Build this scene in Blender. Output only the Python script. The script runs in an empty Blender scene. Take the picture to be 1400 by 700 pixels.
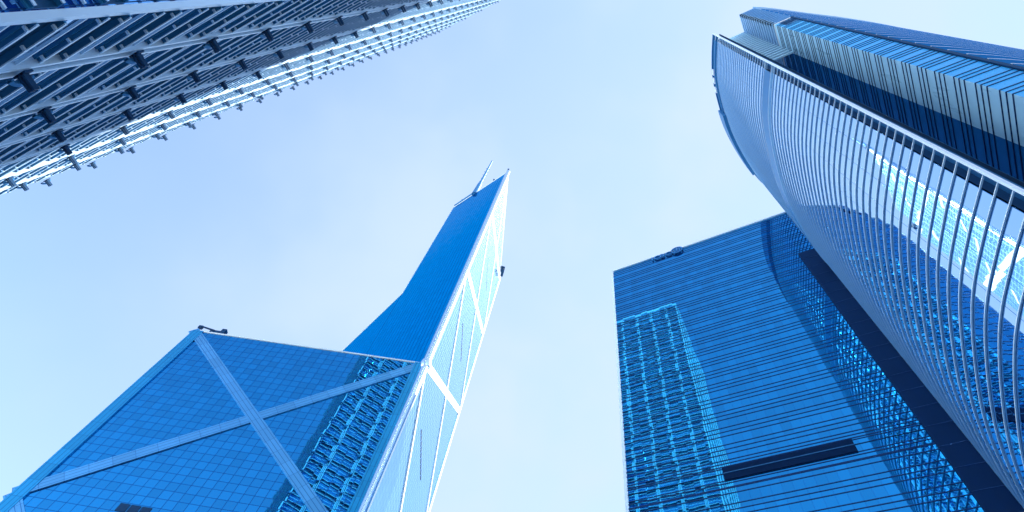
import bpy, math, random
from mathutils import Vector, Matrix
random.seed(7)
S = bpy.context.scene
COL = S.collection
RAD = math.radians
GZ = -1.7                                    # ground level, the lens is at z = 0

# ------------------------------------------------------------------ helpers
class MB:
    """collects faces (with uv in metres and a material slot) for ONE mesh object"""
    def __init__(s): s.v = []; s.f = []; s.uv = []; s.m = []
    def face(s, pts, uv=None, m=0):
        i = len(s.v); s.v += [tuple(p) for p in pts]; s.f.append(tuple(range(i, i + len(pts))))
        s.uv.append(uv or [(0, 0)] * len(pts)); s.m.append(m)
    def wall(s, a, b, z0, z1, u0=0.0, m=0, za1=None, zb1=None):
        """vertical quad from plan point a to b, outward side on the right of a->b"""
        L = math.hypot(b[0] - a[0], b[1] - a[1]); za = z1 if za1 is None else za1; zb = z1 if zb1 is None else zb1
        s.face([(a[0], a[1], z0), (b[0], b[1], z0), (b[0], b[1], zb), (a[0], a[1], za)],
               [(u0, z0), (u0 + L, z0), (u0 + L, zb), (u0, za)], m)
        return u0 + L
    def prism(s, poly, z0, z1, m=0, mtop=None, mbot=None, mside=None):
        """poly counter-clockwise seen from above; mside: material by side index"""
        u = 0; n = len(poly)
        for i in range(n):
            mm = m if mside is None else mside.get(i, m)
            u = s.wall(poly[i], poly[(i + 1) % n], z0, z1, u, mm)
        s.face([(p[0], p[1], z1) for p in poly], [tuple(p[:2]) for p in poly], m if mtop is None else mtop)
        s.face([(p[0], p[1], z0) for p in reversed(poly)], [tuple(p[:2]) for p in reversed(poly)], m if mbot is None else mbot)
    def obox(s, o, ex, ey, ez, m=0, mm=None):
        """box from corner o with edge vectors"""
        o, ex, ey, ez = map(Vector, (o, ex, ey, ez)); lx, ly, lz = ex.length, ey.length, ez.length
        def q(a, e, g, l1, l2, mi): s.face([a, a + e, a + e + g, a + g], [(0, 0), (l1, 0), (l1, l2), (0, l2)], mi)
        mm = mm or {}
        if ex.cross(ey).dot(ez) < 0: o = o + ex; ex = -ex
        q(o, ey, ex, ly, lx, mm.get('bot', m)); q(o + ez, ex, ey, lx, ly, mm.get('top', m))
        q(o, ex, ez, lx, lz, mm.get('y0', m)); q(o + ey + ex, -ex, ez, lx, lz, mm.get('y1', m))
        q(o + ey, -ey, ez, ly, lz, mm.get('x0', m)); q(o + ex, ey, ez, ly, lz, mm.get('x1', m))
    def tube(s, p, q, r0, r1, n=10, m=0):
        p = Vector(p); q = Vector(q); d = (q - p).normalized(); a = d.orthogonal().normalized(); b = d.cross(a)
        L = (q - p).length
        for i in range(n):
            t0 = 2 * math.pi * i / n; t1 = 2 * math.pi * (i + 1) / n
            e0 = a * math.cos(t0) + b * math.sin(t0); e1 = a * math.cos(t1) + b * math.sin(t1)
            s.face([p + e0 * r0, p + e1 * r0, q + e1 * r1, q + e0 * r1], [(i, 0), (i + 1, 0), (i + 1, L), (i, L)], m)
        s.face([q + (a * math.cos(2 * math.pi * i / n) + b * math.sin(2 * math.pi * i / n)) * r1 for i in range(n)], None, m)
        s.face([p + (a * math.cos(-2 * math.pi * i / n) + b * math.sin(-2 * math.pi * i / n)) * r0 for i in range(n)], None, m)
    def build(s, name, mats, parent=None, smooth=False):
        me = bpy.data.meshes.new(name); me.from_pydata(s.v, [], s.f)
        mats = mats if isinstance(mats, (list, tuple)) else [mats]
        for m in mats: me.materials.append(m)
        ul = me.uv_layers.new(name='UVMap'); k = 0
        for poly, u, mi in zip(me.polygons, s.uv, s.m):
            poly.material_index = mi; poly.use_smooth = smooth
            for c in u: ul.data[k].uv = c; k += 1
        me.update()
        o = bpy.data.objects.new(name, me); COL.objects.link(o); o.parent = parent
        return o

def empty(name, loc, label, cat, group=None):
    o = bpy.data.objects.new(name, None); COL.objects.link(o); o.location = loc
    o['label'] = label; o['category'] = cat
    if group: o['group'] = group
    return o
def copy_part(src, parent, loc):
    c = src.copy(); COL.objects.link(c); c.parent = parent; c.location = loc; return c

# ------------------------------------------------------------------ materials
def nodes(name):
    m = bpy.data.materials.new(name); m.use_nodes = True
    nt = m.node_tree; return m, nt, nt.nodes['Principled BSDF']
def N(nt, typ, **kw):
    n = nt.nodes.new(typ)
    for k, v in kw.items():
        if k.startswith('i'): n.inputs[int(k[1:])].default_value = v
        else: setattr(n, k, v)
    return n
def mth(nt, op, a, b=None, c=None):
    n = nt.nodes.new('ShaderNodeMath'); n.operation = op
    for i, x in enumerate((a, b, c)):
        if x is None: continue
        if isinstance(x, (int, float)): n.inputs[i].default_value = x
        else: nt.links.new(x, n.inputs[i])
    return n.outputs[0]
def vmth(nt, op, a, b=None, scale=None):
    n = nt.nodes.new('ShaderNodeVectorMath'); n.operation = op
    for i, x in enumerate((a, b)):
        if x is None: continue
        if isinstance(x, tuple): n.inputs[i].default_value = x
        else: nt.links.new(x, n.inputs[i])
    if scale is not None:
        if isinstance(scale, (int, float)): n.inputs['Scale'].default_value = scale
        else: nt.links.new(scale, n.inputs['Scale'])
    return n.outputs[0]
def mixc(nt, f, a, b):
    n = nt.nodes.new('ShaderNodeMix'); n.data_type = 'RGBA'
    for s, x in ((n.inputs[0], f), (n.inputs[6], a), (n.inputs[7], b)):
        if isinstance(x, (int, float)): s.default_value = x
        elif isinstance(x, tuple): s.default_value = (*x[:3], 1)
        else: nt.links.new(x, s)
    return n.outputs[2]

def glass(name, tint, pw, ph, lw=0.09, lh=0.09, line=(0.01, 0.04, 0.12), tilt=0.02, wav=0.02, rough=0.02, wscale=0.5, var=0.10, spec=None, line_rough=0.4, coat=0.0):
    """coated mirror glass in panes pw x ph metres: every pane is set a hair out of true and is slightly wavy"""
    m, nt, P = nodes(name); L = nt.links
    uv = N(nt, 'ShaderNodeUVMap').outputs[0]
    sp = N(nt, 'ShaderNodeSeparateXYZ'); L.new(uv, sp.inputs[0])
    u = mth(nt, 'DIVIDE', sp.outputs[0], pw); v = mth(nt, 'DIVIDE', sp.outputs[1], ph)
    cb = N(nt, 'ShaderNodeCombineXYZ'); L.new(mth(nt, 'FLOOR', u), cb.inputs[0]); L.new(mth(nt, 'FLOOR', v), cb.inputs[1])
    wn = N(nt, 'ShaderNodeTexWhiteNoise', noise_dimensions='3D'); L.new(cb.outputs[0], wn.inputs[0])
    r = vmth(nt, 'SCALE', vmth(nt, 'SUBTRACT', wn.outputs['Color'], (.5, .5, .5)), scale=tilt)
    ns = N(nt, 'ShaderNodeTexNoise', noise_dimensions='3D'); ns.inputs['Scale'].default_value = wscale; ns.inputs['Detail'].default_value = 1.5
    off = vmth(nt, 'SCALE', wn.outputs['Color'], scale=7.0)
    L.new(vmth(nt, 'ADD', uv, off), ns.inputs['Vector'])
    w = vmth(nt, 'SCALE', vmth(nt, 'SUBTRACT', ns.outputs['Color'], (.5, .5, .5)), scale=wav)
    geo = N(nt, 'ShaderNodeNewGeometry')
    nn = vmth(nt, 'NORMALIZE', vmth(nt, 'ADD', geo.outputs['Normal'], vmth(nt, 'ADD', r, w)))
    fu = mth(nt, 'FRACT', u); fv = mth(nt, 'FRACT', v)
    ln = mth(nt, 'MAXIMUM', mth(nt, 'LESS_THAN', fu, lw / pw), mth(nt, 'LESS_THAN', fv, lh / ph))
    k = mth(nt, 'ADD', mth(nt, 'MULTIPLY', wn.outputs['Value'], var), 1 - var / 2)
    base = vmth(nt, 'SCALE', tuple(tint), scale=k)
    L.new(mixc(nt, ln, base, tuple(line)), P.inputs['Base Color'])
    L.new(mth(nt, 'MULTIPLY_ADD', ln, line_rough - rough, rough), P.inputs['Roughness'])
    P.inputs['Metallic'].default_value = 1.0
    if spec: P.inputs['Specular Tint'].default_value = (*spec, 1)
    L.new(nn, P.inputs['Normal'])
    if coat:
        P.inputs['Coat Weight'].default_value = coat; P.inputs['Coat IOR'].default_value = 1.6; P.inputs['Coat Roughness'].default_value = .015; L.new(nn, P.inputs['Coat Normal'])
    return m

def metal(name, col, rough=0.35, metallic=0.7, var=0.15, scale=0.6, spec=.5):
    """coated metal with faint streaks of weather"""
    m, nt, P = nodes(name); L = nt.links
    tc = N(nt, 'ShaderNodeTexCoord'); mp = N(nt, 'ShaderNodeMapping'); mp.inputs['Scale'].default_value = (1, 1, .15)
    L.new(tc.outputs['Object'], mp.inputs[0])
    ns = N(nt, 'ShaderNodeTexNoise'); ns.inputs['Scale'].default_value = scale; ns.inputs['Detail'].default_value = 5
    L.new(mp.outputs[0], ns.inputs['Vector'])
    k = mth(nt, 'MULTIPLY_ADD', ns.outputs['Fac'], 2 * var, 1 - var)
    L.new(vmth(nt, 'SCALE', tuple(col), scale=k), P.inputs['Base Color'])
    P.inputs['Specular IOR Level'].default_value = spec
    L.new(mth(nt, 'MULTIPLY_ADD', ns.outputs['Fac'], .2, rough - .1), P.inputs['Roughness'])
    P.inputs['Metallic'].default_value = metallic
    return m

def grooved(name, col, groove, n=3, rough=0.35, metallic=0.7):
    """aluminium casing with n dark joints running along its length (uv: x across 0..1, y along in metres)"""
    m, nt, P = nodes(name); L = nt.links
    uv = N(nt, 'ShaderNodeUVMap').outputs[0]; sp = N(nt, 'ShaderNodeSeparateXYZ'); L.new(uv, sp.inputs[0])
    f = mth(nt, 'FRACT', mth(nt, 'MULTIPLY', sp.outputs[0], n)); g = mth(nt, 'LESS_THAN', mth(nt, 'ABSOLUTE', mth(nt, 'SUBTRACT', f, .5)), .07)
    j = mth(nt, 'LESS_THAN', mth(nt, 'FRACT', mth(nt, 'DIVIDE', sp.outputs[1], 3.18)), .02)
    wn = N(nt, 'ShaderNodeTexWhiteNoise', noise_dimensions='1D'); L.new(mth(nt, 'FLOOR', mth(nt, 'DIVIDE', sp.outputs[1], 3.18)), wn.inputs['W'])
    k = mth(nt, 'MULTIPLY_ADD', wn.outputs['Value'], .16, .92)
    base = vmth(nt, 'SCALE', tuple(col), scale=k)
    L.new(mixc(nt, mth(nt, 'MAXIMUM', g, j), base, tuple(groove)), P.inputs['Base Color'])
    P.inputs['Roughness'].default_value = rough; P.inputs['Metallic'].default_value = metallic
    return m

M = {}
M['prism_glass'] = glass('prism_glass', (.006, .30, .56), 52 / 30, 44.522 / 28, .11, .11, (.010, .10, .27), tilt=.004, wav=.0035, wscale=.5, var=.18, spec=(.12, .45, .85), coat=.18)  # one glass in three tints, each carrying the sky its faces mirror
M['prism_upper'] = glass('prism_upper', (.016, .40, .66), 52 / 30, 44.522 / 28, .34, .10, (.004, .16, .36), tilt=.014, wav=.008, var=.22, spec=(.15, .58, .92))
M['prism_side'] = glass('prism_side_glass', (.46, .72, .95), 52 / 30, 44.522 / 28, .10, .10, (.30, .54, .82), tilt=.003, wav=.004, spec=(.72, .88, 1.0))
M['casing'] = grooved('casing', (.12, .40, .66), (.03, .17, .38), 3)  # aluminium casings off the sun, their blue shade put into the colour
M['casing_deep'] = grooved('casing_deep', (.02, .33, .58), (.008, .15, .33), 3)
M['white_metal'] = metal('white_metal', (.80, .86, .90), .38, .15, .05)
M['blue_metal'] = metal('blue_metal', (.03, .19, .42), .45, .3)
M['dark_metal'] = metal('dark_metal', (.006, .05, .13), .6, 0, spec=.2)
M['slab_glass'] = glass('slab_glass', (.006, .34, .60), 1.55, 3.86, .035, .0, (.015, .12, .35), tilt=.0035, wav=.004, wscale=.4, var=.18, spec=(.2, .6, .95), coat=.18)
M['slab_line'] = metal('slab_line', (.008, .045, .15), .4, .5)
M['louvre'] = metal('louvre', (.003, .026, .09), .75, 0, spec=.12)
M['slot_glass'] = glass('slot_glass', (.008, .045, .15), 1.4, 3.86, .05, .10, (.005, .03, .09), tilt=.006, wav=.008, rough=.12)
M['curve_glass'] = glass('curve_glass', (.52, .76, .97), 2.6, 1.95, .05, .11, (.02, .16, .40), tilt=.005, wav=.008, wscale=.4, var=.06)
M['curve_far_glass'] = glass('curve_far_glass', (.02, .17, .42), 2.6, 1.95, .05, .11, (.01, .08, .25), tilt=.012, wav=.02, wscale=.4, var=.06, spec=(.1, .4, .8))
M['fin'] = metal('fin', (.86, .92, .98), .38, .12, .05)
M['fin_blue'] = metal('fin_blue', (.36, .64, .92), .45, .1, .05)
M['recess_glass'] = glass('recess_glass', (.34, .60, .90), 60, 3.9, .0, .0, (.02, .1, .3), tilt=.0, wav=.006, wscale=.3, var=.05)
M['lattice_glass'] = glass('lattice_glass', (.22, .50, .80), 2.5, 3.5, .06, .0, (.02, .08, .2), tilt=.015, wav=.02)
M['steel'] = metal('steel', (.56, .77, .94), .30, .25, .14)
M['spandrel'] = metal('spandrel', (.004, .055, .14), .35, .2, .2)
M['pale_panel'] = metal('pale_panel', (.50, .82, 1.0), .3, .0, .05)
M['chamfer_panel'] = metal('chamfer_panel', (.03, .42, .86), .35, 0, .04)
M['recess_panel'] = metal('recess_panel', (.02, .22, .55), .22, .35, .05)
M['fin_deep'] = metal('fin_deep', (.02, .24, .66), .8, 0, spec=.2)
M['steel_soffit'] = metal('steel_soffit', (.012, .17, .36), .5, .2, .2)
M['sign_blue'] = metal('sign_blue', (.02, .17, .44), .5, .0)
M['concrete'] = metal('concrete', (.30, .31, .32), .9, 0, .15)
M['asphalt'] = metal('asphalt', (.05, .05, .052), .9, 0, .2)
M['paving'] = metal('paving', (.28, .27, .26), .85, 0, .15)
M['roof_grey'] = metal('roof_grey', (.22, .24, .27), .8, 0, .1)

# ------------------------------------------------------------------ plan directions (street grid of the place)
T = Vector((.7716, -.6361)); Nn = Vector((.6361, .7716))
def tn(t, n): return T * t + Nn * n

# ================================================================== prism tower (triangular shafts)
C = Vector((-11.238, 79.965)); A_ = Vector((-.98569, .16855)); B_ = Vector((.16855, .98569))
W = 52.0; Z0 = 97.313; MOD = 44.522
Lc = C + A_ * W; Rc = C + B_ * W; Fc = C + A_ * W + B_ * W; X = C + A_ * 26 + B_ * 26
def zk(k): return Z0 + MOD * k
prism = empty('prism_tower', (X.x, X.y, GZ), 'tall blue glass tower of stepped triangular shafts with white X braces and a roof mast', 'skyscraper')
def P3(p, z): return Vector((p.x - X.x, p.y - X.y, z - GZ))
PX = Vector((X.x, X.y))
def loc(p): return (p.x - X.x, p.y - X.y)
def face_part(a, b, z0, za, zb, mat):
    mb = MB(); mb.wall(loc(a), loc(b), z0 - GZ, 0, 0, 0, za - GZ, zb - GZ)
    # uv counted from the module line so panes sit on the braces
    L = (b - a).length
    mb.uv[0] = [(0, z0 - Z0), (L, z0 - Z0), (L, zb - Z0), (0, za - Z0)]
    return mb.build('glass_wall', mat, prism)
quads = [  # outer corner a -> b (outside on the right), top k of the outer side, k at the centre
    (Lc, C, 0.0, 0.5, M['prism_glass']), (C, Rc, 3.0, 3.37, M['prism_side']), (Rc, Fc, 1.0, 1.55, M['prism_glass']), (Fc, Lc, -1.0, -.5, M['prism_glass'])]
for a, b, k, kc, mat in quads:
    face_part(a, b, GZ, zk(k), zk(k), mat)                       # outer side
    mb = MB(); mb.face([P3(a, zk(k)), P3(b, zk(k)), P3(X, zk(kc))], [(0, 0), (W, 0), (26, 40)]); mb.build('roof', M['prism_glass'], prism)
    face_part(b, X, zk(-1.2), zk(k), zk(kc), M['prism_upper'])   # inner diagonal sides, above the lower shafts
    face_part(X, a, zk(-1.2), zk(kc), zk(k), M['prism_upper'])

def brace(a, za, b, zb, width, normal, proud, mat, name='brace', depth=.5):
    """flat casing strip from (a,za) to (b,zb) lying on a face with the given outward normal"""
    p = P3(a, za); q = P3(b, zb); n3 = Vector((normal.x, normal.y, 0)); d = (q - p); Ld = d.length; d.normalize()
    s = d.cross(n3).normalized() * (width / 2); o = n3 * proud; i = n3 * (proud - depth)
    mb = MB()
    mb.face([p - s + o, p + s + o, q + s + o, q - s + o], [(0, 0), (1, 0), (1, Ld), (0, Ld)])
    for sg in (-1, 1):
        e = s * sg; pts = [p + e + o, p + e + i, q + e + i, q + e + o]
        if sg < 0: pts.reverse()
        mb.face(pts, [(.05, 0), (.1, 0), (.1, Ld), (.05, Ld)])
    mb.face([p - s + o, p - s + i, p + s + i, p + s + o], [(0.02, 0.5)] * 4); mb.face([q + s + o, q + s + i, q - s + i, q - s + o], [(0.02, 0.5)] * 4)
    # make sure the front looks outwards
    f = mb.f[0]; v = [Vector(mb.v[i]) for i in f]
    if (v[1] - v[0]).cross(v[2] - v[0]).dot(n3) < 0:
        mb.f = [tuple(reversed(t)) for t in mb.f]; mb.uv = [list(reversed(t)) for t in mb.uv]
    return mb.build(name, mat, prism)
nF = -B_; nR = -A_
# X braces of the face towards the viewer, three storeys of X (the upper one shows)
for k0, k1 in ((-1, 0), (-2, -1)):
    brace(Lc, zk(k0), C, zk(k1), 2.1, nF, .22, M['casing']); brace(Lc, zk(k1), C, zk(k0), 2.1, nF, .25, M['casing'])
brace(Lc + A_ * -1.15, GZ, Lc + A_ * -1.15, zk(0), 2.3, nF, .30, M['casing_deep'], 'corner_column')
brace(C + A_ * 1.15, GZ, C + A_ * 1.15, zk(0), 2.3, nF, .30, M['casing_deep'], 'corner_column')
# side face: edge columns and zigzag braces
brace(C + B_ * .9, GZ, C + B_ * .9, zk(3), 1.8, nR, .30, M['white_metal'], 'corner_column')
brace(Rc - B_ * .9, GZ, Rc - B_ * .9, zk(3), 1.8, nR, .30, M['white_metal'], 'corner_column')
for k in (-1, 0, 1, 2):
    brace(C, zk(k), Rc, zk(k + 1), 2.1, nR, .22, M['white_metal']); brace(C, zk(k + 1), Rc, zk(k), .9, nR, .25, M['white_metal'])
# diagonal shaft side
dX = (X - C).normalized(); nD = Vector((dX.y, -dX.x)); nD = nD if nD.dot(-C) > 0 else -nD
brace(C + dX * .8, zk(0), C + dX * .8, zk(3.0), 1.6, nD, .25, M['casing_deep'], 'corner_column')
# white outline halo of the shaft edges, shaped as thin tubes
def halo_rim(a, za, b, zb, r=.22, mat=None, name='halo_rim'):
    mb = MB(); mb.tube(P3(a, za), P3(b, zb), r, r, 8); return mb.build(name, mat or M['white_metal'], prism, True)
halo_rim(Lc, zk(0) + .1, C, zk(0) + .1); halo_rim(C, zk(3) + .1, X, zk(3.37) + .1); halo_rim(C, zk(3) + .1, Rc, zk(3) + .1)
halo_rim(Fc, zk(1), X, zk(1.55)); halo_rim(X, zk(1.55), X, zk(3.37), .18); halo_rim(Lc, GZ, Lc, zk(0), .25)
# rounded polished corner post: this is what flashes in the sun
mb = MB(); mb.tube(P3(C, GZ), P3(C, zk(3)), .75, .75, 40); mb.build('corner_post', metal('polished', (.82, .88, .92), .24, 1.0, .02), prism, True)
mb = MB(); cc = P3(C, zk(0)); nu, nv = 28, 14  # bulge added at the node so the sun glints there
for i in range(nu):
    for j in range(nv):
        def sp_(a, b): return cc + Vector((math.cos(a) * math.cos(b) * 1.15, math.sin(a) * math.cos(b) * 1.15, math.sin(b) * 1.9))
        a0, a1 = 2 * math.pi * i / nu, 2 * math.pi * (i + 1) / nu; b0, b1 = math.pi * (j / nv - .5), math.pi * ((j + 1) / nv - .5)
        mb.face([sp_(a0, b0), sp_(a1, b0), sp_(a1, b1), sp_(a0, b1)])
mb.build('glint_bulge', bpy.data.materials['polished'], prism, True)
# louvred vent slots: one row of short dark dashes along a floor
def vents(a, d, normal, s0, s1, z, h=.5, w=1.2, step=1.733):
    mb = MB(); n3 = Vector((normal.x, normal.y, 0)); d3 = Vector((d.x, d.y, 0)); k = int((s1 - s0) / step + .01)
    for i in range(k): mb.obox(P3(a + d * (s0 + i * step), z) + n3 * .02, d3 * w, n3 * .05, Vector((0, 0, h)))
    mb.build('vent_row', M['dark_metal'], prism)
# --- placed below after the ray helpers

# ================================================================== camera model (also used to place small fittings on faces)
F_PX, VZ = 792.591, (811.101, -37.734)
U = Vector(((VZ[0] - 700) / F_PX, -(VZ[1] - 350) / F_PX, -1)).normalized()
Yc = (Vector((0, 0, -1)) - Vector((0, 0, -1)).dot(U) * U).normalized(); Xc = Yc.cross(U)
R3 = Matrix((Xc, Yc, U))
cam = bpy.data.cameras.new('camera'); co = bpy.data.objects.new('camera', cam); COL.objects.link(co)
cam.sensor_fit = 'HORIZONTAL'; cam.sensor_width = 36; cam.lens = 36 * F_PX / 1400; cam.clip_end = 6000; cam.clip_start = .1
co.matrix_world = R3.to_4x4(); S.camera = co

for z, s0, s1 in ((94.0, 15.6, 31.2), (139.8, 17.3, 32.2), (186.5, 19, 34)): vents(C, B_, nR, s0, s1, z, .55, 1.25)
vents(C, A_, nF, 30.6, 34.9 + 1.733, 52.9, 1.35, 1.55)
# roof plinth, mast and aerials on the tall shaft
topX = P3(X, zk(3.37))
dC = (C - X).normalized()
mb = MB()
q0 = P3(X + dC * 1.5, zk(3.37) + .2); q1 = P3(X + dC * 15.5, zk(3.22) + 1.2)
mb.tube(q0, q1, .7, .7, 8); mb.build('mast_rail', M['blue_metal'], prism)
mast_base = P3(X + dC * 15.3, zk(3.37 - .37 * 15.3 / 36.77))
mb = MB(); mb.tube(mast_base + Vector((0, 0, -1)), mast_base + Vector((0, 0, 13)), 1.25, .95, 12); mb.tube(mast_base + Vector((0, 0, 13)), mast_base + Vector((0, 0, 50)), .62, .34, 10)
for i in range(5):
    z = 16 + i * 5; mb.obox(mast_base + Vector((-.9, -.1, z)), (1.8, 0, 0), (0, .2, 0), (0, 0, .25))
mb.build('mast', M['blue_metal'], prism)
for s, h in ((.5, 2.2), (5.5, 3.0), (27.5, 1.8), (36.2, 3.4)):
    mb = MB(); b = P3(X + dC * s, zk(3.37 - .37 * s / 36.77)); mb.tube(b, b + Vector((0, 0, h)), .12, .06, 6); mb.obox(b + Vector((-.35, -.35, h)), (.7, 0, 0), (0, .7, 0), (0, 0, .5)); mb.build('aerial', M['dark_metal'], prism)

# window-cleaning cradle hanging beyond the far edge of the bright side face
g = empty('cleaning_cradle', (0, 0, 0), 'small dark window cleaning cradle hanging at the edge of the bright tower face', 'cradle')
cp = C + B_ * 46.5 + nR * 1.3; g.location = (cp.x, cp.y, zk(3) - 3.0)
mb = MB(); mb.obox((-.6, -1.6, -.4), (1.2, 0, 0), (0, 3.2, 0), (0, 0, .3)); mb.build('deck', M['dark_metal'], g)
mb = MB()
for x in (-.6, .55):
    for z in (.2, .7, 1.2): mb.obox((x, -1.6, z), (.06, 0, 0), (0, 3.2, 0), (0, 0, .08))
    for y in (-1.6, -.5, .5, 1.5): mb.obox((x, y, -.1), (.06, 0, 0), (0, .08, 0), (0, 0, 1.35))
mb.build('guard_rail', M['dark_metal'], g)
mb = MB(); mb.tube((0, -1.2, 1), (0, -1.2, 3.4), .05, .05, 6); mb.tube((0, 1.2, 1), (0, 1.2, 3.4), .05, .05, 6); mb.obox((-1.9, -1.5, 3.4), (2.4, 0, 0), (0, 3.0, 0), (0, 0, .35)); mb.build('hoist', M['dark_metal'], g)

# roof crane at the low left corner
g = empty('roof_crane', (Lc.x, Lc.y, zk(0) + .3), 'small dark maintenance crane on the left roof corner of the stepped glass tower', 'crane')
d3 = Vector((-A_.x, -A_.y, 0))
mb = MB(); mb.obox(d3 * 3.2 + Vector((0, 0, 0)), d3 * 3.2, Vector((B_.x, B_.y, 0)) * 1.2, (0, 0, 1.0)); mb.obox(d3 * 5.4 + Vector((0, 0, 1.0)), d3 * 1.0, Vector((B_.x, B_.y, 0)) * 1.0, (0, 0, .9)); mb.build('carriage', M['dark_metal'], g)
mb = MB(); mb.tube(d3 * 4 + Vector((0, 0, .8)), d3 * .3 + Vector((0, 0, 1.7)), .22, .18, 8); mb.obox(d3 * -.1 + Vector((0, 0, 1.2)), d3 * .9, Vector((B_.x, B_.y, 0)) * .6, (0, 0, .8)); mb.build('jib', M['dark_metal'], g)

# ================================================================== lattice tower (steel ledges and piers)
CL = Vector((-19.0, 6.3)); CR = CL - T * 47.6; S2 = 47.6
c3 = CR - Nn * S2; c4 = CL - Nn * S2
LH = 258.0
lat = empty('lattice_tower', (CL.x, CL.y, GZ), 'steel and glass tower with layered ledges, piers and claw brackets, seen steeply from below', 'skyscraper')
def q2(p): return (p.x - CL.x, p.y - CL.y)
mb = MB(); mb.prism([q2(CR), q2(c3), q2(c4), q2(CL)], 0, LH - GZ, 0, 1, 1); mb.build('glass_wall', [M['lattice_glass'], M['roof_grey']], lat)
sides = [(CL, -T, Nn), (CR, -Nn, -T), (c3, T, -Nn), (c4, Nn, T)]      # start, along, outward
SP = [0, 5, 12.5, 20, 27.6, 35.1, 42.6, 47.6]
# piers
for si, (a, d, nrm) in enumerate(sides):
    for j, s in enumerate(SP[:-1]):
        d3 = Vector((d.x, d.y, 0)); n3 = Vector((nrm.x, nrm.y, 0)); H = LH - GZ
        p = a + d * s; o = Vector((*q2(p), 0)); mb = MB()
        if j == 0:
            pd = sides[si - 1][1]; pn = sides[si - 1][2]; pd3 = Vector((pd.x, pd.y, 0)); pn3 = Vector((pn.x, pn.y, 0))
            mb.obox(o - d3 * 0 + n3 * .0 - pd3 * .55, pd3 * .55 + n3 * .0, n3 * .0 + n3 * .5, Vector((0, 0, H))) if False else None
            mb.obox(o - d3 * .2 - n3 * .1, d3 * .32, n3 * .32, Vector((0, 0, H)))
        else:
            mb.obox(o - d3 * .50, d3 * .18, n3 * .40, Vector((0, 0, H))); mb.obox(o + d3 * .32, d3 * .18, n3 * .40, Vector((0, 0, H)))
            mb.obox(o - d3 * .32, d3 * .64, n3 * .14, Vector((0, 0, H)), 1); mb.obox(o - d3 * .09, d3 * .18, n3 * .26 + d3 * 0, Vector((0, 0, H)))
        mb.build('pier', [M['steel'], M['steel_soffit']], lat)
# ledge pair of one floor, on all four sides
def ledge_floor(z):
    mb = MB()
    for a, d, nrm in sides:
        d3 = Vector((d.x, d.y, 0)); n3 = Vector((nrm.x, nrm.y, 0))
        for i in range(len(SP) - 1):
            s0, s1 = SP[i] + (.51 if i else .14), SP[i + 1] - (.51 if i < len(SP) - 2 else .24)
            o = Vector((*q2(a + d * s0), 0)); Ls = s1 - s0
            for dz, dep in ((0, .26), (1.22, .32)):
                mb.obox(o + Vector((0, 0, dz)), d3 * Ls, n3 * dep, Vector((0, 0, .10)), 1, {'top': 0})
                mb.obox(o + n3 * (dep + .002) + Vector((0, 0, dz - .03)), d3 * Ls, n3 * .05, Vector((0, 0, .13)), 0)
                for c in (.35, Ls / 2, Ls - .47):
                    mb.obox(o + d3 * c + n3 * (dep - .14) + Vector((0, 0, dz - .17)), d3 * .12, n3 * .22, Vector((0, 0, .10)), 0)
            mb.obox(o + n3 * .1 + Vector((0, 0, 2.38)), d3 * Ls, n3 * .12, Vector((0, 0, .09)), 0)
            mb.obox(o + Vector((0, 0, .104)), d3 * Ls, n3 * .05, Vector((0, 0, 1.112)), 2)
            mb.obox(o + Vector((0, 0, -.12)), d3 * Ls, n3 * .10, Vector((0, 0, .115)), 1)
    return mb
proto = None
nfl = int((LH - 6.0) / 3.5)
for k in range(nfl):
    z = 6.3 + k * 3.5
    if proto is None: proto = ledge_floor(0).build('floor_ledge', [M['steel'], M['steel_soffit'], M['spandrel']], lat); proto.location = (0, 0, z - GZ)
    else: copy_part(proto, lat, (0, 0, z - GZ))
# claw brackets on the piers of the face above the viewer: 100 nearest singly, the rest as one mass
def claw(mb, o, d3, n3):
    for s in (-.20, .06): mb.obox(o + d3 * s + n3 * .44, d3 * .13, n3 * .80, Vector((0, 0, .28)), 0)
    mb.obox(o - d3 * .36 + n3 * .43, d3 * .72, n3 * .10, Vector((0, 0, .42)), 0)
    n = 6; rr = .85                                     # curved dark-blue guard plate
    for i in range(n):
        a0 = -.75 + 1.5 * i / n; a1 = -.75 + 1.5 * (i + 1) / n
        def pt(a, z, r): return o + n3 * (.42 + r * math.cos(a) - .42) + d3 * .24 + Vector((0, 0, z + r * math.sin(a)))
        p = [pt(a0, .3, rr), pt(a1, .3, rr)]
        for s in (.0, .16): pass
        q = [x + d3 * .30 for x in p]
        mb.face([p[0], p[1], q[1], q[0]], None, 1); mb.face([q[0] - n3 * .12, q[1] - n3 * .12, p[1] - n3 * .12, p[0] - n3 * .12], None, 1)
        mb.face([p[0], p[0] - n3 * .12, p[1] - n3 * .12, p[1]], None, 1); mb.face([q[1], q[1] - n3 * .12, q[0] - n3 * .12, q[0]], None, 1)
spots = []
for si, (a, d, nrm) in enumerate(sides[:2]):
    for j, s in enumerate(SP):
        if si == 1: continue
        if si == 0 and j == 0: continue
        k = 0
        while 9.0 + k * 7.0 < LH - 3:
            z = 9.0 + k * 7.0; p = a + d * s; spots.append(((p.length ** 2 + z * z) if si == 0 else 1e9, si, p, z)); k += 1
spots.sort(key=lambda t: t[0])
cp0 = None; rest = MB()
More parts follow.
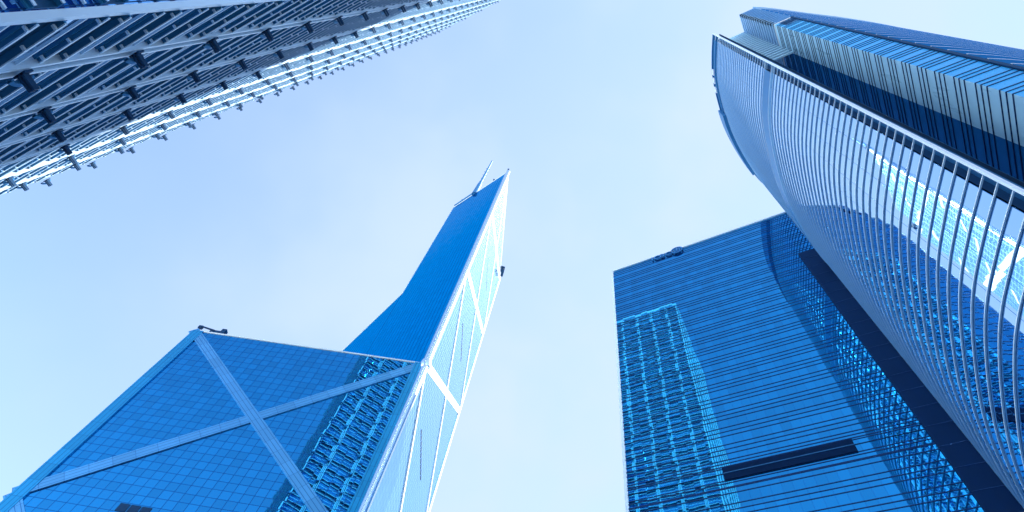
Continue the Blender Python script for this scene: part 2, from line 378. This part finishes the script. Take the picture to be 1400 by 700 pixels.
for i, (q, si, p, z) in enumerate(spots):
    d, nrm = sides[si][1:]; d3 = Vector((d.x, d.y, 0)); n3 = Vector((nrm.x, nrm.y, 0)); o = Vector((*q2(p), z - GZ))
    if i < 100:
        if cp0 is None: mb = MB(); claw(mb, Vector((0, 0, 0)), d3, n3); cp0 = mb.build('claw_bracket', [M['dark_metal'], M['blue_metal']], lat); cp0.location = o
        else: copy_part(cp0, lat, o)
    else: claw(rest, o, d3, n3)
o = rest.build('claw_brackets', [M['dark_metal'], M['blue_metal']], lat); o['kind'] = 'stuff'
mb = MB(); mb.prism([(x, y) for x, y in [q2(CR + (-T + Nn) * .6), q2(c3 - (T + Nn) * .6), q2(c4 + (T - Nn) * .6), q2(CL + (T + Nn) * .6)]], LH - GZ + .01, LH - GZ + 1.2); mb.build('roof_parapet', M['steel'], lat)

# ================================================================== slab tower with triple floor lines
SN = .4975 * 150; SH = 150.6; ST0, ST1 = -23.5, 44.0; SD = 36
sl = empty('slab_tower', (*tn(ST0, SN), GZ), 'flat blue mirror glass office slab ruled with triple dark floor lines', 'office tower')
O2 = tn(ST0, SN)
def sq(t, n): v = tn(t, n) - O2; return (v.x, v.y)
t3 = Vector((T.x, T.y, 0)); n3s = Vector((Nn.x, Nn.y, 0)); UZ = Vector((0, 0, 1))
def s3(t, n, z): return Vector((*sq(t, n), z - GZ))
mb = MB(); mb.prism([sq(ST0, SN), sq(ST1, SN), sq(ST1, SN + SD), sq(ST0, SN + SD)][::1], 0, SH - GZ, 0, 1, 1)
mb.build('glass_wall', [M['slab_glass'], M['roof_grey']], sl)
zf = []
k = 0
while 97.42 - 3.86 * k > 0: k += 1
zb = 97.42 - 3.86 * (k - 1)
trim = None; nF_ = int((SH - zb) / 3.86) + 1
for i in range(nF_):
    z = zb + i * 3.86
    if z + 2.1 > SH: break
    mb = MB()
    for dz in (0, .97, 1.94):
        mb.obox(s3(ST0 - .1, SN, z + dz) - s3(ST0, SN, z), t3 * (ST1 - ST0 + .1), -n3s * .06, UZ * .13)
        mb.obox(s3(ST0, SN, z + dz) - s3(ST0, SN, z) - t3 * .1, t3 * .1, n3s * SD, UZ * .13)
    if trim is None: trim = mb.build('floor_trim', M['slab_line'], sl); trim.location = (0, 0, z - GZ)
    else: copy_part(trim, sl, (0, 0, z - GZ))
# extra ruled lines of the plant floor
mb = MB()
for z in (73.0, 71.75, 70.4, 69.0, 67.7):
    mb.obox(s3(ST0 - .1, SN, z), t3 * (ST1 - ST0), -n3s * .06, UZ * .13)
mb.build('plant_floor_trim', M['slab_line'], sl)
mb = MB(); mb.obox(s3(-7.85, SN, 69.05), t3 * 19.3, -n3s * .22, UZ * 2.45)
lo = mb.build('louvre_band', M['louvre'], sl)
mb = MB()
for i in range(12): mb.obox(s3(-7.85, SN - .222, 69.1 + i * .2), t3 * 19.3, -n3s * .05, UZ * .05)
mb.obox(s3(-7.85, SN - .222, 70.27), t3 * 19.3, -n3s * .12, UZ * .1, 1); mb.build('louvre_blades', [M['louvre'], M['blue_metal']], sl)
# parapet rail, left edge fin, dark slot towards the curved tower
mb = MB(); mb.obox(s3(ST0 - .25, SN - .3, SH), t3 * (ST1 - ST0), n3s * .5, UZ * .35); mb.build('roof_parapet', M['fin'], sl)
mb = MB(); mb.obox(s3(ST0 - .75, SN + .35, GZ), t3 * .6, n3s * .5, UZ * (SH - 1.6 - GZ)); mb.build('edge_fin', M['fin'], sl)
mb = MB(); mb.obox(s3(20.9, SN, GZ), t3 * 4.8, -n3s * .35, UZ * (128 - GZ)); mb.build('dark_slot', M['louvre'], sl)
mb = MB()
for i in range(33): mb.obox(s3(20.95, SN - .352, 1 + i * 3.86), t3 * 4.7, -n3s * .05, UZ * .10)
mb.build('slot_trim', M['slab_line'], sl)

# sign on the parapet: four letters and a round emblem
sg = empty('bank_sign', (*tn(-12.2, SN - .35), 148.3), 'dark ICBC letters and round emblem at the top of the flat glass slab', 'sign')
def text_mesh(body, size, depth, name, mat, parent, at):
    cu = bpy.data.curves.new('t', 'FONT'); cu.body = body; cu.size = size; cu.extrude = depth; cu.offset = .03
    tmp = bpy.data.objects.new('t', cu); COL.objects.link(tmp)
    me = bpy.data.meshes.new_from_object(tmp.evaluated_get(bpy.context.evaluated_depsgraph_get())); bpy.data.objects.remove(tmp); bpy.data.curves.remove(cu)
    rot = Matrix((t3, UZ, -n3s)).transposed().to_4x4()
    me.transform(Matrix.Translation(at) @ rot); me.materials.clear(); me.materials.append(mat)
    o = bpy.data.objects.new(name, me); COL.objects.link(o); o.parent = parent; return o
x = 0
for ch, wd in (('I', .75), ('C', 1.65), ('B', 1.6), ('C', 1.65)):
    text_mesh(ch, 2.5, .16, 'letter', M['sign_blue'], sg, t3 * x + UZ * .35); x += wd
cz = t3 * 7.4 + UZ * 1.35
mb = MB(); rr = 1.75; n = 40
def ring(r0, r1, m=0, dep=.3):
    for i in range(n):
        a0, a1 = 2 * math.pi * i / n, 2 * math.pi * (i + 1) / n
        e0 = t3 * math.cos(a0) + UZ * math.sin(a0); e1 = t3 * math.cos(a1) + UZ * math.sin(a1); f = -n3s * dep
        mb.face([cz + e0 * r0 + f, cz + e0 * r1 + f, cz + e1 * r1 + f, cz + e1 * r0 + f], None, m)
        mb.face([cz + e0 * r1, cz + e1 * r1, cz + e1 * r1 + f, cz + e0 * r1 + f], None, m)
        mb.face([cz + e1 * r0, cz + e0 * r0, cz + e0 * r0 + f, cz + e1 * r0 + f], None, m)
ring(1.3, 1.6); 
for sgn in (-1, 1):                                  # two facing square brackets and a central bar inside the ring
    mb.obox(cz + t3 * (sgn * .75 - .14) - UZ * .8 - n3s * .02, t3 * .28, -n3s * .26, UZ * 1.6)
    for zz in (-.8, .52): mb.obox(cz + t3 * (.18 if sgn > 0 else -.62) + UZ * zz - n3s * .025, t3 * .44, -n3s * .26, UZ * .28)
mb.obox(cz - t3 * .12 - UZ * .95 - n3s * .03, t3 * .24, -n3s * .26, UZ * 1.9); mb.obox(cz - t3 * .6 - UZ * .12 - n3s * .035, t3 * 1.2, -n3s * .26, UZ * .24)
mb.build('emblem', M['sign_blue'], sg)

# ================================================================== curved tower (two shells and a recess)
CH = 172.0; FP = 1.95
def crom(pts, per=10):
    out = []; P = [pts[0] * 2 - pts[1]] + pts + [pts[-1] * 2 - pts[-2]]
    for i in range(1, len(P) - 2):
        for j in range(per):
            t = j / per; a, b, c, d = P[i - 1], P[i], P[i + 1], P[i + 2]
            out.append(.5 * ((2 * b) + (c - a) * t + (2 * a - 5 * b + 4 * c - d) * t * t + (3 * b - a - 3 * c + d) * t ** 3))
    out.append(pts[-1]); return out
def V2(*a): return Vector(a)
E1 = V2(35.6, 6.4)
shellA = crom([E1, V2(37.5, 11.6), V2(39.8, 16.6), V2(43.7, 22.4), V2(48.6, 28.4), V2(54.6, 33.9), V2(61.5, 38.95), V2(66.2, 41.2)], 8)
shellB = crom([V2(42.9, -2.5), V2(47, -3.3), V2(56, -4.5), V2(67, -6.0), V2(79, -7.1), V2(92, -7.4), V2(106, -6.6), V2(122, -3.5), V2(138, 3)], 6)
ct = empty('curved_tower', (E1.x, E1.y, GZ), 'curved glass tower with close white floor fins and a deep recess between its two shells', 'office tower')
def c2(p): return Vector((p.x - E1.x, p.y - E1.y))
def c3p(p, z): return Vector((p.x - E1.x, p.y - E1.y, z - GZ))
def normals(path):            # to the left of travel
    out = []
    for i in range(len(path)):
        d = (path[min(i + 1, len(path) - 1)] - path[max(i - 1, 0)]).normalized(); out.append(Vector((-d.y, d.x)))
    return out
nA = normals(shellA); nB = [-v for v in normals(shellB)]      # outward
def strip_fin(path, nr, out0, out1, th, mats, name, edge_m=0, under_m=1):
    """horizontal fin following a plan path between two offsets along the outward normal"""
    mb = MB(); a = [c2(p + n * out0) for p, n in zip(path, nr)]; b = [c2(p + n * out1) for p, n in zip(path, nr)]
    def v(p, z): return (p.x, p.y, z)
    for i in range(len(path) - 1):
        mb.face([v(a[i], 0), v(a[i + 1], 0), v(b[i + 1], 0), v(b[i], 0)], None, under_m)
        mb.face([v(a[i], th), v(b[i], th), v(b[i + 1], th), v(a[i + 1], th)], None, edge_m)
        mb.face([v(b[i], 0), v(b[i + 1], 0), v(b[i + 1], th), v(b[i], th)], None, edge_m)
    for i in (0, -1): mb.face([v(a[i], 0), v(b[i], 0), v(b[i], th), v(a[i], th)], None, edge_m)
    return mb.build(name, mats, ct)
def shell_glass(path, nr, off, z0, z1, mat, i0=0, i1=None, flip=False, name='glass_wall'):
    mb = MB(); u = 0; P = [p + n * off for p, n in zip(path, nr)][i0:i1]
    for i in range(len(P) - 1):
        a, b = (P[i + 1], P[i]) if flip else (P[i], P[i + 1]); L = (b - a).length
        mb.face([c3p(a, z0), c3p(b, z0), c3p(b, z1), c3p(a, z1)], [(u, z0), (u + L, z0), (u + L, z1), (u, z1)] if not flip else [(u + L, z0), (u, z0), (u, z1), (u + L, z1)], 0); u += L
    o = mb.build(name, mat, ct, True); return o
MB0, MB1 = 114.6, 119.2                                # plant band
GA = -.32
# glass starts a little way in from the free edge; the bit between is an open dark reveal
shell_glass(shellA, nA, GA, GZ, MB0, M['curve_glass'], 2, None, True)
shell_glass(shellA, nA, GA, MB1, CH - 4.2, M['curve_glass'], 2, None, True)
shell_glass(shellA, nA, GA + .25, MB0 - .02, MB1 + .02, M['blue_metal'], 2, None, True, 'plant_band')
shell_glass(shellA, nA, GA - .02, CH - 4.2, CH, M['blue_metal'], 2, None, True, 'parapet')
revealA = [p for p in shellA]
shell_glass(shellA, nA, -1.7, GZ, CH, M['blue_metal'], 0, 3, True, 'edge_reveal')
mb = MB(); d = (shellA[2] - nA[2] * .55); e = (shellA[2] - nA[2] * 1.7); mb.wall(c2(d), c2(e), 0, CH - GZ); mb.build('edge_reveal', M['dark_metal'], ct)
for zz in (MB0 - .06, MB1 - .06):
    f = strip_fin(shellA, nA, -.62, -.05, .12, [M['fin'], M['fin_blue']], 'plant_band_trim'); f.location.z = zz - GZ
protoA = protoB = None
nf = int((CH - 8) / FP)
for i in range(nf):
    z = 7.8 + .11 + i * FP
    if z > CH - 4.6: break
    if not (MB0 - .6 < z < MB1 - .3):
        if protoA is None: protoA = strip_fin(shellA, nA, -.32, -.17, .10, [M['fin'], M['fin_blue']], 'floor_fin'); protoA.location.z = z - GZ
        else: copy_part(protoA, ct, (0, 0, z - GZ))
    if i % 2: continue
    if protoB is None: protoB = strip_fin(shellB, nB, -.86, 0, .30, [M['white_metal'], M['fin_deep']], 'floor_fin'); protoB.location.z = z - GZ
    else: copy_part(protoB, ct, (0, 0, z - GZ))
    mb = None
# fins across the reveal (deeper pieces)
for nm, zz in (('parapet_fin', CH - 4.35), ('parapet_fin', CH)):
    f = strip_fin(shellA, nA, -.6, .06, .35, [M['blue_metal'], M['blue_metal']], nm); f.location.z = zz - GZ
# free-edge blade
mb = MB(); mb.obox(c3p(E1 + nA[0] * .05, GZ), (Vector((-nA[0].x, -nA[0].y, 0))) * .42, Vector((nA[0].y, -nA[0].x, 0)) * -.22, UZ * (CH + .4 - GZ)); mb.build('edge_blade', M['fin'], ct)
# parapet openings: white blocks in a dark fascia, and a deeper cover panel round the bend
def piece_on(path, nr, i, w, z0, z1, off, th, mat, name):
    p = path[i]; n_ = nr[i]; d = Vector((n_.y, -n_.x)); mb = MB()
    mb.obox(c3p(p + n_ * off - d * w / 2, z0), Vector((d.x, d.y, 0)) * w, Vector((n_.x, n_.y, 0)) * th, UZ * (z1 - z0)); return mb.build(name, mat, ct)
for i in (14, 17, 20): piece_on(shellA, nA, i, 1.5, CH - 3.2, CH - 1.2, .0, .25, M['fin'], 'parapet_opening')
mb_i0, mb_i1 = 27, 47
P_ = [p + n * .55 for p, n in zip(shellA, nA)][mb_i0:mb_i1]; Pi = [p - n * .4 for p, n in zip(shellA, nA)][mb_i0:mb_i1]
mb = MB()
for i in range(len(P_) - 1):
    mb.face([c3p(P_[i + 1], CH - 6.5), c3p(P_[i], CH - 6.5), c3p(P_[i], CH + .6), c3p(P_[i + 1], CH + .6)]); mb.face([c3p(P_[i], CH - 6.5), c3p(P_[i + 1], CH - 6.5), c3p(Pi[i + 1], CH - 6.5), c3p(Pi[i], CH - 6.5)]); mb.face([c3p(P_[i + 1], CH + .6), c3p(P_[i], CH + .6), c3p(Pi[i], CH + .6), c3p(Pi[i + 1], CH + .6)])
for i in (0, -1): mb.face([c3p(P_[i], CH - 6.5), c3p(Pi[i], CH - 6.5), c3p(Pi[i], CH + .6), c3p(P_[i], CH + .6)])
mb.build('cover_panel', M['blue_metal'], ct)
# recess: flat wall W with a chamfer, back wall V
RT, RN0, RN1 = 30.7, 25.45, 35.0; RZ = 137.6
ridge = tn(RT, RN0); K = tn(RT, RN1); cham = tn(RT + 3.3, RN0); vA = tn(24.2, RN1)
def flat(a, b, z0, z1, mat, name='glass_wall'):
    mb = MB(); L = (b - a).length; mb.face([c3p(a, z0), c3p(b, z0), c3p(b, z1), c3p(a, z1)], [(0, z0), (L, z0), (L, z1), (0, z1)]); return mb.build(name, mat, ct)
WM = tn(RT, 30.6)
flat(K, WM, GZ, RZ, M['recess_panel']); flat(WM, ridge, GZ, RZ, M['pale_panel'], 'pale_panel'); flat(ridge, cham, GZ, RZ, M['chamfer_panel'], 'chamfer_panel')  # pale strip: sky mirrored in wall W, put in as flat colour
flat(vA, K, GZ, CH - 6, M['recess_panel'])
bandp = None; k = 0
z = 67.98 - 3.9 * 16
while z < RZ - 2.2:
    if bandp is None:
        mb = MB()
        for dz in (-.97, 0, .97):
            for a, b in ((K, ridge), (ridge, cham), (vA, K)):
                d = (b - a); L = d.length; d.normalize(); nn = Vector((d.y, -d.x)); d3 = Vector((d.x, d.y, 0)); n3 = Vector((nn.x, nn.y, 0))
                mb.obox(Vector((*c2(a), dz)) + n3 * .005, d3 * (L + .05), n3 * .07, UZ * .12)
        bandp = mb.build('mullion_band', M['slab_line'], ct); bandp.location.z = z - GZ
    else: copy_part(bandp, ct, (0, 0, z - GZ))
    z += 3.9
mb = MB(); mb.tube(c3p(ridge, RZ), c3p(K, RZ), .15, .15, 6); mb.tube(c3p(ridge, RZ), c3p(cham, RZ), .15, .15, 6); mb.build('recess_coping', M['fin'], ct)
# open plant screen above the recess glass
flat(K + T * .8, ridge + T * .8, RZ - 6, CH - 1.5, M['blue_metal'], 'plant_screen')
flat(ridge + T * .8, cham + T * .5, RZ - 6, CH - 1.5, M['blue_metal'], 'plant_screen')
mb = MB()
for i in range(15):
    z = RZ + 1.5 + i * 2.2
    for a, b in ((K, ridge), (ridge, cham)):
        d = (b - a); L = d.length; d.normalize(); nn = Vector((d.y, -d.x)); mb.obox(c3p(a, z), Vector((d.x, d.y, 0)) * L, Vector((nn.x, nn.y, 0)) * -.7, UZ * .9)
mb.build('screen_ribs', M['fin_blue'], ct)
# slatted screen closing the top of the recess behind the free edge
mb = MB()
for i in range(20):
    z = 128 + i * 2.2; mb.obox(c3p(tn(24.4, 30.0), z), t3 * 6.2, n3s * .35, UZ * .5)
mb.build('slat_screen', M['pale_panel'], ct)
# shell B glass, dark gap with fixings beside the chamfer
shell_glass(shellB, nB, -.84, GZ, CH, M['curve_far_glass'], 0, None, False)
mb = MB(); mb.obox(c3p(cham + Nn * -.2 + T * .05, GZ), t3 * .35, n3s * .3, UZ * (RZ - GZ)); mb.build('gap_strip', M['dark_metal'], ct)
f = strip_fin(shellB, nB, -.6, .1, .5, [M['fin_blue'], M['fin_blue']], 'parapet_fin'); f.location.z = CH - GZ
# back of the building and roof
backA = tn(RT - 3, 60); 
mb = MB()
poly = [V2(122, -3), V2(130, 30), tn(60, 72), V2(66.2, 41.2)]
for i in range(len(poly) - 1): mb.wall(c2(poly[i]), c2(poly[i + 1]), 0, CH - GZ)
mb.build('rear_wall', M['dark_metal'], ct)
inner = [p - n * .9 for p, n in zip(shellA, nA)]
roof = [tn(24.2, RN1)] + [K, cham] + [p - n * .8 for p, n in zip(shellB, nB)] + [V2(130, 30), tn(60, 72)] + list(reversed(inner[4:]))
mb = MB(); mb.face([c3p(p, CH - 7) for p in roof]); mb.build('roof', M['roof_grey'], ct)
mb = MB(); mb.wall(c2(shellA[0] - nA[0] * 1.6), c2(vA), 0, CH - GZ); mb.wall(c2(vA), c2(shellA[0] - nA[0] * 1.6), 0, CH - GZ); mb.build('rear_wall', M['dark_metal'], ct)
# small white bracket frame low on the bend
bp = V2(61.0, 38.0); 

# ================================================================== unseen office block behind the viewer, read off and kept for its dark reflection
ob = empty('office_block', (*tn(44, -62), GZ), 'dark glass office block standing behind the viewer across the road', 'office tower')
mb = MB(); H = 108 - GZ
pl = [tn(a, b) - tn(44, -62) for a, b in ((44, -62), (74, -62), (74, -12), (44, -12))]
mb.prism([(p.x, p.y) for p in pl], 0, H, 0, 1, 1); mb.build('glass_wall', [M['slot_glass'], M['roof_grey']], ob)
for k in range(27):
    if k == 0:
        mb = MB()
        for a, b in zip(pl, pl[1:] + pl[:1]):
            d = (b - a); L = d.length; d.normalize(); nn = Vector((d.y, -d.x)); mb.obox((a.x, a.y, 0), Vector((d.x, d.y, 0)) * L, Vector((nn.x, nn.y, 0)) * .12, UZ * .9)
        fb = mb.build('floor_band', M['blue_metal'], ob); fb.location.z = 2.5
    else: copy_part(fb, ob, (0, 0, 2.5 + k * 4.0))

# ================================================================== ground
def structure(o): o['kind'] = 'structure'; return o
mb = MB(); mb.face([(-1500, -1500, GZ - .02), (1500, -1500, GZ - .02), (1500, 1500, GZ - .02), (-1500, 1500, GZ - .02)]); structure(mb.build('ground', M['concrete']))
def sheet(a, b, w, z0, mat, name):
    d = (b - a).normalized(); s = Vector((-d.y, d.x)) * w / 2; mb = MB(); mb.face([(*(a - s), z0), (*(b - s), z0), (*(b + s), z0), (*(a + s), z0)]); return structure(mb.build(name, mat))
sheet(tn(-300, 45), tn(14, 45), 14, GZ - .012, M['asphalt'], 'road')
mb = MB(); mb.obox((*tn(-22, -6), GZ - .01), t3 * 44, n3s * 36, UZ * .12); structure(mb.build('pavement', M['paving']))

# ================================================================== sky and sun
SUN_EL, SUN_AZ = 50.3, 8.0
w = bpy.data.worlds.new('World'); S.world = w; w.use_nodes = True; nt = w.node_tree; L = nt.links
bg = nt.nodes['Background']
sky = nt.nodes.new('ShaderNodeTexSky'); sky.sky_type = 'NISHITA'; sky.sun_disc = False
sky.sun_elevation = RAD(SUN_EL); sky.sun_rotation = RAD(90 - SUN_AZ); sky.air_density = 1.0; sky.dust_density = 0; sky.ozone_density = 2.5
tc = nt.nodes.new('ShaderNodeTexCoord')
# thin high veil over the sunward half of the sky, with soft cloud texture
n1 = nt.nodes.new('ShaderNodeTexNoise'); n1.inputs['Scale'].default_value = 2.4; n1.inputs['Detail'].default_value = 4; n1.inputs['Roughness'].default_value = .5; L.new(tc.outputs['Generated'], n1.inputs['Vector'])
mr = nt.nodes.new('ShaderNodeMapRange'); mr.interpolation_type = 'SMOOTHSTEP'; L.new(n1.outputs['Fac'], mr.inputs[0])
mr.inputs[1].default_value = .40; mr.inputs[2].default_value = .70; mr.inputs[3].default_value = 0.55; mr.inputs[4].default_value = .90
# the veil thins out away from the sun: clear deep blue behind the viewer, whiter air ahead
dt = nt.nodes.new('ShaderNodeVectorMath'); dt.operation = 'DOT_PRODUCT'; L.new(tc.outputs['Generated'], dt.inputs[0]); dt.inputs[1].default_value = (math.cos(RAD(38)), math.sin(RAD(38)), .25)
m2 = nt.nodes.new('ShaderNodeMapRange'); m2.interpolation_type = 'SMOOTHSTEP'; L.new(dt.outputs['Value'], m2.inputs[0])
m2.inputs[1].default_value = -.45; m2.inputs[2].default_value = .75; m2.inputs[3].default_value = 0.0; m2.inputs[4].default_value = 1.25
veil = mixc(nt, mth(nt, 'MINIMUM', mth(nt, 'MULTIPLY', mr.outputs[0], m2.outputs[0]), .92), sky.outputs[0], (1.56, 1.91, 2.40))
L.new(veil, bg.inputs['Color']); bg.inputs['Strength'].default_value = .1
sun = bpy.data.lights.new('sun', 'SUN'); sun.energy = 3.6; sun.angle = RAD(.5); sun.color = (1, .88, .76)
so = bpy.data.objects.new('sun', sun); COL.objects.link(so)
sd = Vector((math.cos(RAD(SUN_EL)) * math.cos(RAD(SUN_AZ)), math.cos(RAD(SUN_EL)) * math.sin(RAD(SUN_AZ)), math.sin(RAD(SUN_EL))))
so.rotation_euler = sd.to_track_quat('Z', 'Y').to_euler(); so.location = sd * 300
S.view_settings.view_transform = 'Standard'; S.view_settings.look = 'None'; S.view_settings.exposure = 2.2; S.view_settings.gamma = 1
S.render.engine = 'CYCLES'; S.cycles.max_bounces = 6; S.cycles.glossy_bounces = 5; S.cycles.diffuse_bounces = 2
S.cycles.use_denoising = True
